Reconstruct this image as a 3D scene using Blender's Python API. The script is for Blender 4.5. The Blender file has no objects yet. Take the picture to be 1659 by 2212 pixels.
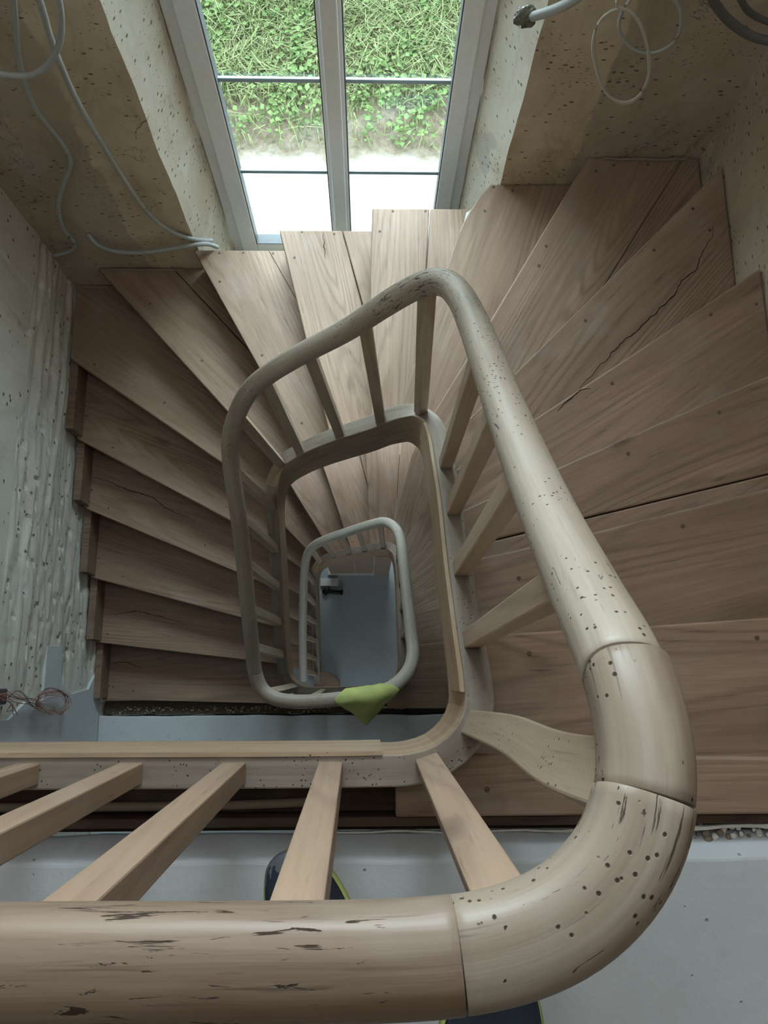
import bpy, bmesh, math, random
from mathutils import Vector, Matrix, noise
random.seed(7)
S = bpy.context.scene
COL = S.collection

# ------------------------------------------------------------------ camera
cam_d = bpy.data.cameras.new('camera')
cam = bpy.data.objects.new('camera', cam_d); COL.objects.link(cam)
F_PX = 1661.0
cam_d.sensor_fit = 'VERTICAL'; cam_d.sensor_height = 24.0
cam_d.lens = 24.0 * F_PX / 2212.0
cam_d.clip_start = 0.02
down = Vector((-34.5, -367, -F_PX)).normalized()          # world "down" seen in camera axes
Xc = Vector((1, 0, -34.5 / F_PX)).normalized(); Zc = -down; Yc = Zc.cross(Xc)
R3 = Matrix((Xc, Yc, Zc))
cam.matrix_world = Matrix.Translation((0, 0, 1.5)) @ R3.to_4x4()
cam_d.dof.use_dof = False
S.camera = cam

# ------------------------------------------------------------------ view, world, daylight, added fill lights
S.view_settings.view_transform = 'Standard'; S.view_settings.look = 'None'
S.view_settings.gamma = 1.0; S.view_settings.use_curve_mapping = False
S.view_settings.exposure = 0.0
W = bpy.data.worlds.new('world'); S.world = W; W.use_nodes = True
bg = W.node_tree.nodes['Background']
bg.inputs[0].default_value = (0.86, 0.94, 1.0, 1); bg.inputs[1].default_value = 5.0

def area(name, loc, look, sx, sy, power, col=(1, 1, 1)):
    l = bpy.data.lights.new(name, 'AREA'); l.shape = 'RECTANGLE'; l.size = sx; l.size_y = sy
    l.energy = power; l.color = col
    o = bpy.data.objects.new(name, l); COL.objects.link(o)
    o.location = loc
    o.rotation_euler = (Vector(look) - Vector(loc)).to_track_quat('-Z', 'Y').to_euler()
    return o
area('sky_light_outside_window', (-0.1, 4.6, 1.6), (-0.1, 1.2, -1.5), 3.2, 2.4, 720, (0.88, 0.95, 1.0))
area('lower_fill_light', (-0.1, 4.4, -1.6), (-0.1, 1.6, -4.3), 2.2, 1.4, 60, (0.88, 0.95, 1.0))  # unseen lamp added to brighten the lower flight through an added window
area('upper_fill_light', (0.2, 1.75, 1.75), (0.1, -0.6, 0.2), 1.0, 1.0, 5, (0.88, 0.95, 1.0))  # unseen fill added high up to light the rails; its window is made up
area('ground_floor_fill_light', (-0.1, -2.2, -4.2), (-0.1, 0.3, -5.4), 1.4, 1.4, 12, (0.82, 0.92, 1.0))  # unseen fill added for the ground floor; there is no doorway
area('ceiling_fill_light', (-0.1, 0.62, 2.42), (-0.1, 0.95, -1.2), 1.5, 1.0, 11, (0.90, 0.96, 1.0))  # unseen overhead fill added for rails and treads; the ceiling has no opening

# ------------------------------------------------------------------ helpers
def tag(o, label=None, cat=None, group=None, kind=None):
    if label: o['label'] = label
    if cat: o['category'] = cat
    if group: o['group'] = group
    if kind: o['kind'] = kind
    return o
def empty(name, loc, **k):
    o = bpy.data.objects.new(name, None); o.empty_display_size = 0.1; COL.objects.link(o)
    o.location = loc; return tag(o, **k)
def mesh_obj(name, me, mat, parent=None, mw=None):
    o = bpy.data.objects.new(name, me); COL.objects.link(o)
    if mat: me.materials.append(mat)
    if mw is not None: o.matrix_world = mw
    if parent:
        o.parent = parent
        o.matrix_parent_inverse = Matrix.Identity(4)
        if mw is None: mw = Matrix.Identity(4)
        o.matrix_basis = Matrix.Translation(-Vector(parent_world(parent))) @ mw
    return o
def parent_world(p):
    v = Vector((0, 0, 0))
    while p:
        v = v + p.location; p = p.parent
    return v
def pyd(name, verts, faces, mat, parent=None, mw=None, smooth=False, uvs=None):
    me = bpy.data.meshes.new(name); me.from_pydata([tuple(v) for v in verts], [], faces)
    if uvs:
        ul = me.uv_layers.new(name='UVMap')
        for l in me.loops: ul.data[l.index].uv = uvs[l.vertex_index]
    me.validate(); me.update()
    if smooth: me.polygons.foreach_set('use_smooth', [True] * len(me.polygons))
    return mesh_obj(name, me, mat, parent, mw)
def bm_obj(name, bm, mat, parent=None, mw=None, smooth=False):
    me = bpy.data.meshes.new(name)
    bmesh.ops.recalc_face_normals(bm, faces=bm.faces)
    bm.to_mesh(me); bm.free()
    if smooth: me.polygons.foreach_set('use_smooth', [True] * len(me.polygons))
    return mesh_obj(name, me, mat, parent, mw)
def bevel(o, w=0.004, seg=2):
    m = o.modifiers.new('bevel', 'BEVEL'); m.width = w; m.segments = seg; m.limit_method = 'ANGLE'; m.angle_limit = 0.6
    return o
def box_bm(bm, x0, x1, y0, y1, z0, z1):
    r = bmesh.ops.create_cube(bm, size=1)
    for v in r['verts']:
        v.co = Vector(((x0 + x1) / 2 + v.co.x * (x1 - x0), (y0 + y1) / 2 + v.co.y * (y1 - y0), (z0 + z1) / 2 + v.co.z * (z1 - z0)))
    return r['verts']
def box(name, b, mat, parent=None, bev=0):
    bm = bmesh.new(); box_bm(bm, *b); o = bm_obj(name, bm, mat, parent)
    if bev: bevel(o, bev)
    return o
def prism_bm(bm, poly, z0, z1):
    a = [bm.verts.new((p[0], p[1], z0)) for p in poly]; b = [bm.verts.new((p[0], p[1], z1)) for p in poly]
    n = len(poly)
    bm.faces.new(b); bm.faces.new(a[::-1])
    for i in range(n): bm.faces.new((a[i], a[(i + 1) % n], b[(i + 1) % n], b[i]))
def catmull(P, step):
    P = [Vector(p) for p in P]; Q = [P[0] * 2 - P[1]] + P + [P[-1] * 2 - P[-2]]
    out = []
    for i in range(1, len(Q) - 2):
        a, b, c, d = Q[i - 1:i + 3]; L = (c - b).length
        if L < 1e-6: continue
        t0 = 0; t1 = (b - a).length ** .5 or 1e-3; t2 = t1 + L ** .5; t3 = t2 + ((d - c).length ** .5 or 1e-3)
        n = max(1, int(L / step))
        for k in range(n):
            t = t1 + (t2 - t1) * k / n
            A1 = a * ((t1 - t) / t1) + b * (t / t1)
            A2 = b * ((t2 - t) / (t2 - t1)) + c * ((t - t1) / (t2 - t1))
            A3 = c * ((t3 - t) / (t3 - t2)) + d * ((t - t2) / (t3 - t2))
            B1 = A1 * ((t2 - t) / t2) + A2 * (t / t2)
            B2 = A2 * ((t3 - t) / (t3 - t1)) + A3 * ((t - t1) / (t3 - t1))
            out.append(B1 * ((t2 - t) / (t2 - t1)) + B2 * ((t - t1) / (t2 - t1)))
    out.append(P[-1]); return out
def smooth_path(P, it):
    P = [p.copy() for p in P]
    for _ in range(it):
        P = [P[0]] + [P[i] * .5 + (P[i - 1] + P[i + 1]) * .25 for i in range(1, len(P) - 1)] + [P[-1]]
    return P
def sweep(name, path, prof, mat, parent=None, plumb=False, smooth=True, scale=None, u0=0, wear=None, cap=True, mw=None):
    """profile points (side, up) carried along path; UV u = metres along, v = metres round"""
    n = len(path); m = len(prof); vs = []; uv = []; s = u0
    per = [0]
    for i in range(m): per.append(per[-1] + (Vector(prof[(i + 1) % m]) - Vector(prof[i])).length)
    wv = []
    pside = None
    for i, p in enumerate(path):
        T = (path[min(i + 1, n - 1)] - path[max(i - 1, 0)]).normalized()
        if i: s += (path[i] - path[i - 1]).length
        if plumb:
            side = Vector((T.y, -T.x, 0)).normalized(); up = Vector((0, 0, 1))
        else:
            side = T.cross(Vector((0, 0, 1)))
            if side.length < .15 and pside: side = pside - T * pside.dot(T)
            if side.length < 1e-4: side = T.cross(Vector((0, 1, 0)))
            side.normalize(); up = side.cross(T).normalized(); pside = side
        k = scale(i / (n - 1)) if scale else 1
        for j, (a, b) in enumerate(prof):
            vs.append(p + side * a * k + up * b * k); uv.append((s, per[j]))
            wv.append(wear(s) if wear else 0)
    fs = []
    for i in range(n - 1):
        for j in range(m):
            a = i * m + j; b = i * m + (j + 1) % m
            fs.append((a, b, b + m, a + m))
    if cap: fs.append(tuple(range(m))[::-1]); fs.append(tuple(range((n - 1) * m, n * m)))
    me = bpy.data.meshes.new(name); me.from_pydata([tuple(v) for v in vs], [], fs)
    ul = me.uv_layers.new(name='UVMap')
    for pl in me.polygons:
        jj = [me.loops[li].vertex_index for li in pl.loop_indices]
        wrap = len(jj) == 4 and any(v % m == 0 for v in jj) and any(v % m == m - 1 for v in jj)
        for li, vi in zip(pl.loop_indices, jj):
            u, v = uv[vi]
            if wrap and vi % m == 0: v = per[-1]
            ul.data[li].uv = (u, v)
    if wear:
        at = me.attributes.new('wear', 'FLOAT', 'POINT'); at.data.foreach_set('value', wv)
    bm = bmesh.new(); bm.from_mesh(me); bmesh.ops.recalc_face_normals(bm, faces=bm.faces); bm.to_mesh(me); bm.free()
    if smooth: me.polygons.foreach_set('use_smooth', [True] * len(me.polygons))
    return mesh_obj(name, me, mat, parent, mw), s
def circle(r, n=12, sy=1): return [(r * math.cos(2 * math.pi * i / n), r * sy * math.sin(2 * math.pi * i / n)) for i in range(n)]
def superell(a, b, n, e):
    out = []
    for i in range(n):
        t = 2 * math.pi * i / n; c, s_ = math.cos(t), math.sin(t)
        out.append((a * math.copysign(abs(c) ** (2 / e), c), b * math.copysign(abs(s_) ** (2 / e), s_)))
    return out

# ------------------------------------------------------------------ materials
class NT:
    def __init__(s, name):
        s.m = bpy.data.materials.new(name); s.m.use_nodes = True; s.t = s.m.node_tree
        s.b = s.t.nodes['Principled BSDF']
    def n(s, typ, **k):
        x = s.t.nodes.new('ShaderNode' + typ)
        for a, v in k.items():
            if a.startswith('i_'):
                key = a[2:]; key = int(key) if key.isdigit() else key
                s.put(x.inputs[key], v)
            else: setattr(x, a, v)
        return x
    def put(s, sock, v):
        if hasattr(v, 'is_output') or isinstance(v, bpy.types.NodeSocket): s.t.links.new(v, sock)
        else:
            sock.default_value = v
    def math(s, op, a, b=None, c=None, clamp=False):
        x = s.t.nodes.new('ShaderNodeMath'); x.operation = op; x.use_clamp = clamp
        for i, v in enumerate((a, b, c)):
            if v is not None: s.put(x.inputs[i], v)
        return x.outputs[0]
    def mix(s, f, a, b, mode='MIX'):
        x = s.t.nodes.new('ShaderNodeMix'); x.data_type = 'RGBA'; x.blend_type = mode
        s.put(x.inputs[0], f); s.put(x.inputs[6], c4(a)); s.put(x.inputs[7], c4(b)); return x.outputs[2]
    def ramp(s, f, lo, hi, interp=None):
        x = s.t.nodes.new('ShaderNodeMapRange'); x.clamp = True
        if interp: x.interpolation_type = interp
        s.put(x.inputs[0], f); x.inputs[1].default_value = lo; x.inputs[2].default_value = hi; return x.outputs[0]
    def mapping(s, vec, sc=(1, 1, 1), loc=(0, 0, 0)):
        x = s.t.nodes.new('ShaderNodeMapping'); s.put(x.inputs[0], vec); x.inputs[3].default_value = sc
        s.put(x.inputs[1], loc); return x.outputs[0]
    def noise(s, vec, sc, det=4, rough=.55, dist=0):
        x = s.t.nodes.new('ShaderNodeTexNoise'); s.put(x.inputs['Vector'], vec); x.inputs['Scale'].default_value = sc
        x.inputs['Detail'].default_value = det; x.inputs['Roughness'].default_value = rough; x.inputs['Distortion'].default_value = dist
        return x.outputs[0]
    def voro(s, vec, sc, rnd=1):
        x = s.t.nodes.new('ShaderNodeTexVoronoi'); s.put(x.inputs['Vector'], vec); x.inputs['Scale'].default_value = sc
        x.inputs['Randomness'].default_value = rnd; return x
    def bump(s, h, dist=.002, st=1.0, nrm=None):
        x = s.t.nodes.new('ShaderNodeBump'); x.inputs['Strength'].default_value = st; x.inputs['Distance'].default_value = dist
        s.put(x.inputs['Height'], h)
        if nrm is not None: s.put(x.inputs['Normal'], nrm)
        return x.outputs[0]
    def done(s, col, rough=.6, nrm=None, spec=.35):
        s.put(s.b.inputs['Base Color'], c4(col)); s.put(s.b.inputs['Roughness'], rough)
        s.b.inputs['Specular IOR Level'].default_value = spec
        if nrm is not None: s.put(s.b.inputs['Normal'], nrm)
        return s.m
def c4(c):
    return (c[0], c[1], c[2], 1.0) if isinstance(c, tuple) and len(c) == 3 else c

VARNISH_SHADE_V = .0  # position round the profile of the varnish and painted shade band
def wood(name, light, dark, use_uv=False, worm=0.0, gouge=0.0, ring=1.0, rough=.55, grey=(.5, .48, .45), varnish_shade=.72):
    t = NT(name)
    tc = t.n('TexCoord'); oi = t.n('ObjectInfo')
    src = tc.outputs['UV'] if use_uv else tc.outputs['Object']
    off = t.n('CombineXYZ'); t.put(off.inputs[0], t.math('MULTIPLY', oi.outputs['Random'], 31.0)); t.put(off.inputs[1], t.math('MULTIPLY', oi.outputs['Random'], 17.0))
    t.put(off.inputs[2], t.math('MULTIPLY', oi.outputs['Random'], 11.0))
    vec = t.n('VectorMath', operation='ADD', i_0=src, i_1=off.outputs[0]).outputs[0]
    broad = t.noise(t.mapping(vec, (.9, 4.5, 4.5)), 1.6, 2, .5, .6)
    # cathedral grain: contour lines of a stretched noise field
    field = t.noise(t.mapping(vec, (.30, 3.4, 3.4)), 1.25, 1.2, .35, .25)
    rings = t.math('FRACT', t.math('MULTIPLY', t.math('ADD', field, t.math('MULTIPLY', t.noise(t.mapping(vec, (2.5, 30, 30)), 1.0, 2), .03)), 26.0 * ring))
    line = t.ramp(t.math('ABSOLUTE', t.math('SUBTRACT', rings, .5)), .18, .5, 'SMOOTHSTEP')
    fibre = t.noise(t.mapping(vec, (3.0, 95, 95)), 1.0, 3, .6)
    pore = t.ramp(t.noise(t.mapping(vec, (9, 210, 210)), 1.0, 2, .6), .60, .70)
    col = t.mix(t.ramp(broad, .3, .7), light, tuple((a + b) / 2 for a, b in zip(light, dark)))
    lm = t.ramp(t.noise(t.mapping(vec, (.6, 2.2, 2.2)), 1.7, 1), .38, .62)
    col = t.mix(t.math('MULTIPLY', line, t.math('ADD', .12, t.math('MULTIPLY', lm, .52))), col, dark)
    col = t.mix(t.math('MULTIPLY', t.ramp(fibre, .35, .72), .48), col, dark)
    col = t.mix(t.math('MULTIPLY', pore, t.math('ADD', t.math('MULTIPLY', line, .4), .15)), col, tuple(c * .45 for c in dark))
    gm = t.ramp(t.noise(t.mapping(vec, (1.5, 3, 3)), 2.3, 3, .6), .55, .72)
    col = t.mix(t.math('MULTIPLY', gm, .16), col, grey)
    # knots
    kv = t.voro(t.mapping(vec, (1.3, 3.1, 3.1)), 1.25)
    kn = t.math('SUBTRACT', 1.0, t.ramp(t.math('ADD', kv.outputs['Distance'], t.math('MULTIPLY', t.noise(vec, 18, 3), .10)), .07, .15))
    col = t.mix(t.math('MULTIPLY', kn, .7), col, tuple(c * .45 for c in dark))
    if gouge:      # old brown varnish patches, with shade painted in along the rail's outer side
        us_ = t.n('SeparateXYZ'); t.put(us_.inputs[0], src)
        side = t.math('SUBTRACT', 1.0, t.ramp(t.math('ABSOLUTE', t.math('SUBTRACT', us_.outputs[1], VARNISH_SHADE_V)), .016, .062))
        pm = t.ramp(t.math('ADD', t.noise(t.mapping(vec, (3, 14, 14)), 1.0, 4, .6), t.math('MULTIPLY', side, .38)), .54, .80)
        col = t.mix(t.math('MULTIPLY', pm, varnish_shade), col, (.13, .078, .05))
    h = t.math('ADD', t.math('MULTIPLY', fibre, .6), t.math('MULTIPLY', line, -.45))
    nrm = t.bump(h, .0012, .6)
    if worm:
        wv = t.voro(t.mapping(vec, (1, 1, 1)), 120)
        dens = t.ramp(t.noise(vec, 9, 3, .6), .58 - worm * .17, .78 - worm * .17)
        spot = t.math('MULTIPLY', t.math('SUBTRACT', 1.0, t.ramp(wv.outputs['Distance'], .13, .22)), t.math('GREATER_THAN', t.math('MULTIPLY', dens, wv.outputs['Color']), .30))
        w2 = t.voro(vec, 55)
        spot2 = t.math('MULTIPLY', t.math('SUBTRACT', 1.0, t.ramp(w2.outputs['Distance'], .06, .115)), t.math('GREATER_THAN', t.math('MULTIPLY', dens, w2.outputs['Color']), .20))
        spot = t.math('MAXIMUM', spot, spot2)
        if gouge:
            at = t.n('Attribute', attribute_name='wear')
            g = t.noise(t.mapping(vec, (15, 115, 115)), 1.0, 5, .66, 1.3)
            g = t.ramp(t.math('ADD', g, t.math('MULTIPLY', at.outputs['Fac'], .11)), .695, .72)
            g = t.math('MULTIPLY', g, t.ramp(at.outputs['Fac'], .05, .3))
            spot = t.math('MAXIMUM', spot, t.math('MULTIPLY', g, gouge))
        col = t.mix(t.math('MULTIPLY', spot, .95), col, (.035, .022, .014))
        nrm = t.bump(t.math('MULTIPLY', spot, -1.0), .002, .6, nrm); rough = t.math('ADD', rough, t.math('MULTIPLY', spot, .5)); t.put(t.b.inputs['Specular IOR Level'], .3)
    return t.done(col, rough, nrm)

M = {}
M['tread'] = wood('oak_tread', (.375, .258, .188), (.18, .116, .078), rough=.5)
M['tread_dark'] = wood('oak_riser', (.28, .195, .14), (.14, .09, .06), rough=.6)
M['joist'] = wood('dark_joist', (.10, .065, .045), (.045, .028, .02), rough=.8)
M['string'] = wood('string_oak', (.50, .38, .26), (.30, .20, .125), use_uv=True, worm=.35, ring=.6)
M['string_top'] = wood('string_grey_oak', (.34, .29, .245), (.17, .135, .105), use_uv=True, worm=.8, ring=.6)
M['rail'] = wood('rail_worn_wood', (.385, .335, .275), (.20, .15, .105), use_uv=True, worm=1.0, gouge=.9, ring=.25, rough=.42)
M['rail_pale'] = wood('rail_pale_wood', (.45, .40, .335), (.27, .215, .16), use_uv=True, worm=.9, gouge=.9, ring=.25, rough=.42, varnish_shade=.15)
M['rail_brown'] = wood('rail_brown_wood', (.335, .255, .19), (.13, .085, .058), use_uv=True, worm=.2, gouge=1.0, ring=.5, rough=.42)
M['baluster'] = wood('baluster_oak', (.42, .30, .215), (.27, .185, .13), ring=.8)
M['baluster_old'] = wood('baluster_old', (.58, .48, .38), (.38, .28, .20), worm=.4, ring=.5)
M['baluster_curve'] = wood('baluster_curved', (.44, .35, .26), (.33, .25, .18), use_uv=True, worm=.4, ring=.5)

def plaster(name, base, stain, pit=.6, axis_scale=(1, 1, 1), patch=(.45, .44, .42), rough=.85, bump=.006, white=(.7, .66, .58)):
    t = NT(name); tc = t.n('TexCoord'); v = tc.outputs['Object']
    a = t.noise(v, 1.6, 5, .6, .4); b = t.noise(v, 4.5, 5, .65); c = t.noise(v, 34, 4, .6)
    col = t.mix(t.ramp(a, .40, .66), base, stain)
    col = t.mix(t.math('MULTIPLY', t.ramp(b, .56, .64), .55), col, white)
    col = t.mix(t.math('MULTIPLY', t.ramp(t.noise(v, 2.7, 2, .4), .66, .675), .6), col, patch)
    col = t.mix(t.math('MULTIPLY', t.ramp(c, .3, .8), .25), col, stain)
    if name == 'aged_plaster':
        sp_ = t.n('SeparateXYZ'); t.put(sp_.inputs[0], v)
        dx = t.math('ADD', t.math('ABSOLUTE', t.math('ADD', sp_.outputs[0], .122)), t.math('MULTIPLY', t.noise(v, 3.0, 5, .6), .16))
        band = t.math('SUBTRACT', 1.0, t.ramp(dx, .955, .965))
        cold = t.mix(t.ramp(t.noise(v, 6, 4, .6), .3, .7), (.66, .56, .42), (.52, .42, .29))
        colo = t.mix(.45, col, (.42, .37, .31))
        col = t.mix(band, colo, cold)
    pv = t.voro(t.mapping(v, axis_scale), 24)
    dens = t.ramp(t.noise(v, 3.2, 3), .34, .52)
    sp = t.math('MULTIPLY', t.math('SUBTRACT', 1.0, t.ramp(t.math('ADD', pv.outputs['Distance'], t.math('MULTIPLY', c, .16)), .20, .29)), t.math('GREATER_THAN', t.math('MULTIPLY', pv.outputs['Color'], dens), .5 - pit * .3))
    col = t.mix(t.math('MULTIPLY', sp, .8 if pit else 0), col, (.09, .065, .045))
    pv2 = t.voro(t.mapping(v, (1, 1, 2.4)), 55)
    sp2 = t.math('MULTIPLY', t.math('SUBTRACT', 1.0, t.ramp(t.math('ADD', pv2.outputs['Distance'], t.math('MULTIPLY', c, .3)), .26, .36)), t.math('GREATER_THAN', t.math('MULTIPLY', pv2.outputs['Color'], t.ramp(t.noise(v, 5.2, 3), .42, .6)), .42))
    sp = t.math('MAXIMUM', sp, t.math('MULTIPLY', sp2, min(1, pit)))
    col = t.mix(t.math('MULTIPLY', sp2, .75 if pit > .5 else 0), col, (.10, .075, .05))
    st = t.ramp(t.noise(t.mapping(v, (1, 1, .45)), 5.5, 6, .7, 1.2), .52, .62)
    col = t.mix(t.math('MULTIPLY', st, .45), col, stain)
    # cracks
    cr = t.math('ABSOLUTE', t.math('SUBTRACT', t.noise(v, 2.1, 6, .6, .8), .47))
    crm = t.math('MULTIPLY', t.math('SUBTRACT', 1.0, t.ramp(cr, .0, .0035)), t.ramp(t.noise(v, 1.9, 1), .54, .58))
    col = t.mix(t.math('MULTIPLY', crm, .7), col, (.07, .05, .035))
    n = t.bump(t.math('SUBTRACT', t.math('ADD', t.math('MULTIPLY', b, .8), t.math('MULTIPLY', c, .35)), t.math('MULTIPLY', sp, .6)), bump, .8)
    return t.done(col, rough, n, .2)
M['wall'] = plaster('aged_plaster', (.56, .48, .37), (.36, .28, .19), pit=1.0, axis_scale=(1, 1, 2.2), white=(.58, .50, .39))
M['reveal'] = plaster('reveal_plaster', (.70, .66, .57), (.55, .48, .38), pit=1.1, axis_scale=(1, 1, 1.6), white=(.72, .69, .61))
M['scraped'] = plaster('scraped_plaster', (.70, .68, .63), (.55, .51, .45), pit=.25, axis_scale=(1, 1, 1), patch=(.50, .53, .57), white=(.60, .60, .58), bump=.008)
def concrete(name, a=(.60, .64, .68), b=(.50, .53, .56), fine=90):
    t = NT(name); v = t.n('TexCoord').outputs['Object']
    n1 = t.noise(v, 2.2, 5, .6); n2 = t.noise(v, fine, 3, .6); n3 = t.noise(v, 14, 4, .6)
    col = t.mix(t.ramp(n1, .3, .7), a, b); col = t.mix(t.math('MULTIPLY', t.ramp(n3, .6, .75), .3), col, (.36, .36, .36))
    pv = t.voro(v, 45)
    sp = t.math('MULTIPLY', t.math('SUBTRACT', 1.0, t.ramp(pv.outputs['Distance'], .1, .18)), t.math('GREATER_THAN', pv.outputs['Color'], .82))
    col = t.mix(t.math('MULTIPLY', sp, .5), col, (.12, .11, .10))
    return t.done(col, .8, t.bump(t.math('ADD', t.math('MULTIPLY', n2, .3), t.math('SUBTRACT', n3, sp)), .003, .7), .2)
M['concrete'] = concrete('painted_concrete')
M['ground_floor'] = concrete('ground_slab', (.44, .50, .52), (.36, .41, .43), 160)
M['smooth_plaster'] = concrete('smooth_plaster', (.62, .65, .68), (.56, .585, .61), 30)
def simple(name, col, rough=.5, spec=.4, bump=0, bs=40, metal=0):
    t = NT(name); v = t.n('TexCoord').outputs['Object']
    nn = t.noise(v, bs, 4)
    c = t.mix(t.math('MULTIPLY', nn, .35), col, tuple(x * .6 for x in col))
    t.b.inputs['Metallic'].default_value = metal
    return t.done(c, rough, t.bump(nn, bump, .6) if bump else None, spec)
M['pvc'] = simple('white_pvc', (.93, .96, .99), .3, .5)
M['gasket'] = simple('grey_gasket', (.10, .11, .12), .5)
M['bar'] = simple('grey_glazing_bar', (.42, .50, .56), .3)
M['grey_conduit'] = simple('grey_conduit', (.42, .44, .44), .45)
M['dark_conduit'] = simple('dark_conduit', (.13, .13, .12), .5)
M['cable'] = simple('white_cable', (.55, .52, .46), .45)
M['wrap'] = simple('plastic_wrap', (.14, .14, .11), .25, .6, .004, 30)
M['copper'] = simple('pink_wire', (.50, .22, .17), .4)
M['wire_blue'] = simple('dark_wire', (.10, .08, .10), .4)
M['dirt'] = simple('dirt', (.10, .075, .055), .95, .1, .01, 60)
M['pebble'] = simple('white_pebble', (.75, .74, .70), .7)
M['pebble_brown'] = simple('brown_pebble', (.28, .22, .17), .8)
M['foam'] = simple('white_filler', (.72, .71, .67), .8, .2, .003, 60)
M['crumb'] = simple('crumbled_plaster', (.34, .28, .21), .9, .1, .006, 50)
M['crack'] = simple('crack_dark', (.03, .02, .014), .9, .1)
M['peg'] = simple('dark_peg', (.12, .085, .06), .6)
M['tan'] = simple('tan_tube', (.30, .25, .19), .7)
M['navy'] = simple('navy_fabric', (.035, .045, .065), .8, .2, .002, 200)
M['sole'] = simple('lime_sole', (.62, .68, .22), .6)
M['lace'] = simple('white_stitch', (.6, .62, .64), .7)
M['green_lace'] = simple('green_lace', (.16, .22, .07), .7)
M['greyleather'] = simple('grey_leather', (.13, .15, .17), .6)
M['black'] = simple('black_plastic', (.01, .01, .012), .5)
M['panel'] = simple('panel_wood', (.42, .33, .25), .7, .2, .002, 12)
M['white_paint'] = simple('white_paint', (.68, .68, .66), .6)
M['post'] = simple('dark_post', (.03, .03, .03), .7)
t = NT('cloth_green'); v = t.n('TexCoord').outputs['Object']
M['cloth'] = t.done(t.mix(t.ramp(t.noise(v, 14, 3), .35, .7), (.55, .60, .22), (.45, .51, .19)), .95, t.bump(t.noise(v, 500, 2), .001, .5), .1)
t = NT('glass'); g = t.t; g.nodes.remove(t.b); out = g.nodes['Material Output']
tr = g.nodes.new('ShaderNodeBsdfTransparent'); tr.inputs[0].default_value = (.93, .97, .97, 1)
gl = g.nodes.new('ShaderNodeBsdfGlossy'); gl.inputs['Roughness'].default_value = .02
mx = g.nodes.new('ShaderNodeMixShader'); mx.inputs[0].default_value = .035
g.links.new(tr.outputs[0], mx.inputs[1]); g.links.new(gl.outputs[0], mx.inputs[2]); g.links.new(mx.outputs[0], out.inputs[0])
M['glass'] = t.m
t = NT('bank_ground'); v = t.n('TexCoord').outputs['Object']
sx = t.n('SeparateXYZ'); t.put(sx.inputs[0], v)
nz = t.noise(v, 3.0, 6, .65)
k = t.ramp(t.math('ADD', sx.outputs[1], t.math('MULTIPLY', nz, .5)), 5.25, 5.6)
colg = t.mix(t.ramp(t.noise(v, 22, 5, .7), .3, .7), (.66, .64, .60), (.76, .75, .72))
cold = t.mix(t.ramp(t.noise(v, 15, 5, .7), .35, .65), (.34, .28, .22), (.20, .165, .12))
M['outside'] = t.done(t.mix(k, colg, cold), .95, t.bump(t.noise(v, 30, 5), .03, .6), .1)
def leafmat(name, a, b, d):
    t = NT(name); v = t.n('TexCoord').outputs['Object']
    c = t.mix(t.ramp(t.noise(v, 4, 3), .3, .7), a, b); c = t.mix(t.ramp(t.noise(v, 25, 2), .55, .75), c, d)
    return t.done(c, .6, None, .2)
M['grass'] = leafmat('grass', (.18, .23, .09), (.31, .34, .17), (.50, .48, .33))
M['weed'] = leafmat('weed_leaves', (.14, .24, .085), (.23, .32, .13), (.36, .41, .17))

# ------------------------------------------------------------------ the room
XL, XR, YW = -1.42, 1.222, 1.88          # left wall, right wall, window wall (inner faces)
ZB, ZT = -5.44, 2.45
def rough_prism(name, poly, z0, z1, mat, step=.05, amp=.006, mat2=None, region=None):
    bm = bmesh.new(); prism_bm(bm, poly, z0, z1)
    if region is None: region = (z0, z1)
    xs = [p[0] for p in poly]; ys = [p[1] for p in poly]
    def cuts(a, b): return [a + step * k for k in range(1, int((b - a) / step))]
    for ax, (a, b) in enumerate(((min(xs), max(xs)), (min(ys), max(ys)), region)):
        for cval in cuts(a, b):
            co = [0, 0, 0]; no = [0, 0, 0]; co[ax] = cval; no[ax] = 1
            bmesh.ops.bisect_plane(bm, geom=bm.verts[:] + bm.edges[:] + bm.faces[:], plane_co=co, plane_no=no, dist=1e-5)
    for v in bm.verts:
        p = v.co
        n = noise.noise_vector(p * 3.1) * amp * 1.4 + noise.noise_vector(p * 11) * amp * .6 + noise.noise_vector(p * 34) * amp * .25
        v.co = p + Vector((n.x, n.y, 0))
    o = bm_obj(name, bm, mat, smooth=False)
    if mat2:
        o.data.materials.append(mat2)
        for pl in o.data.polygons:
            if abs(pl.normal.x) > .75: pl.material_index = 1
    tag(o, kind='structure'); return o
Zmid = -3.4
rough_prism('wall_back_left', [(XL - .3, YW), (-.757, YW), (-.68, 2.10), (-.68, 2.45), (XL - .3, 2.45)], ZB, ZT, M['wall'], mat2=M['reveal'], region=(-3.4, .4), step=.045)
rough_prism('wall_back_right', [(XR + .3, YW), (XR + .3, 2.45), (.427, 2.45), (.427, 2.10), (.511, YW)], ZB, ZT, M['wall'], mat2=M['reveal'], region=(-3.2, .4), step=.045)
for nm, (z0, z1) in {'wall_back_base': (ZB, -4.75), 'wall_back_sill': (-3.0, -2.06), 'wall_back_lintel': (.42, .95), 'wall_back_top': (2.1, ZT)}.items():
    ye = 2.24 if 'sill' in nm else 2.45
    o = rough_prism(nm, [(-.757, YW), (-.68, 2.10), (-.68, ye), (.427, ye), (.427, 2.10), (.511, YW)][::-1], z0, z1, M['wall'], step=.3, amp=.001)
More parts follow.
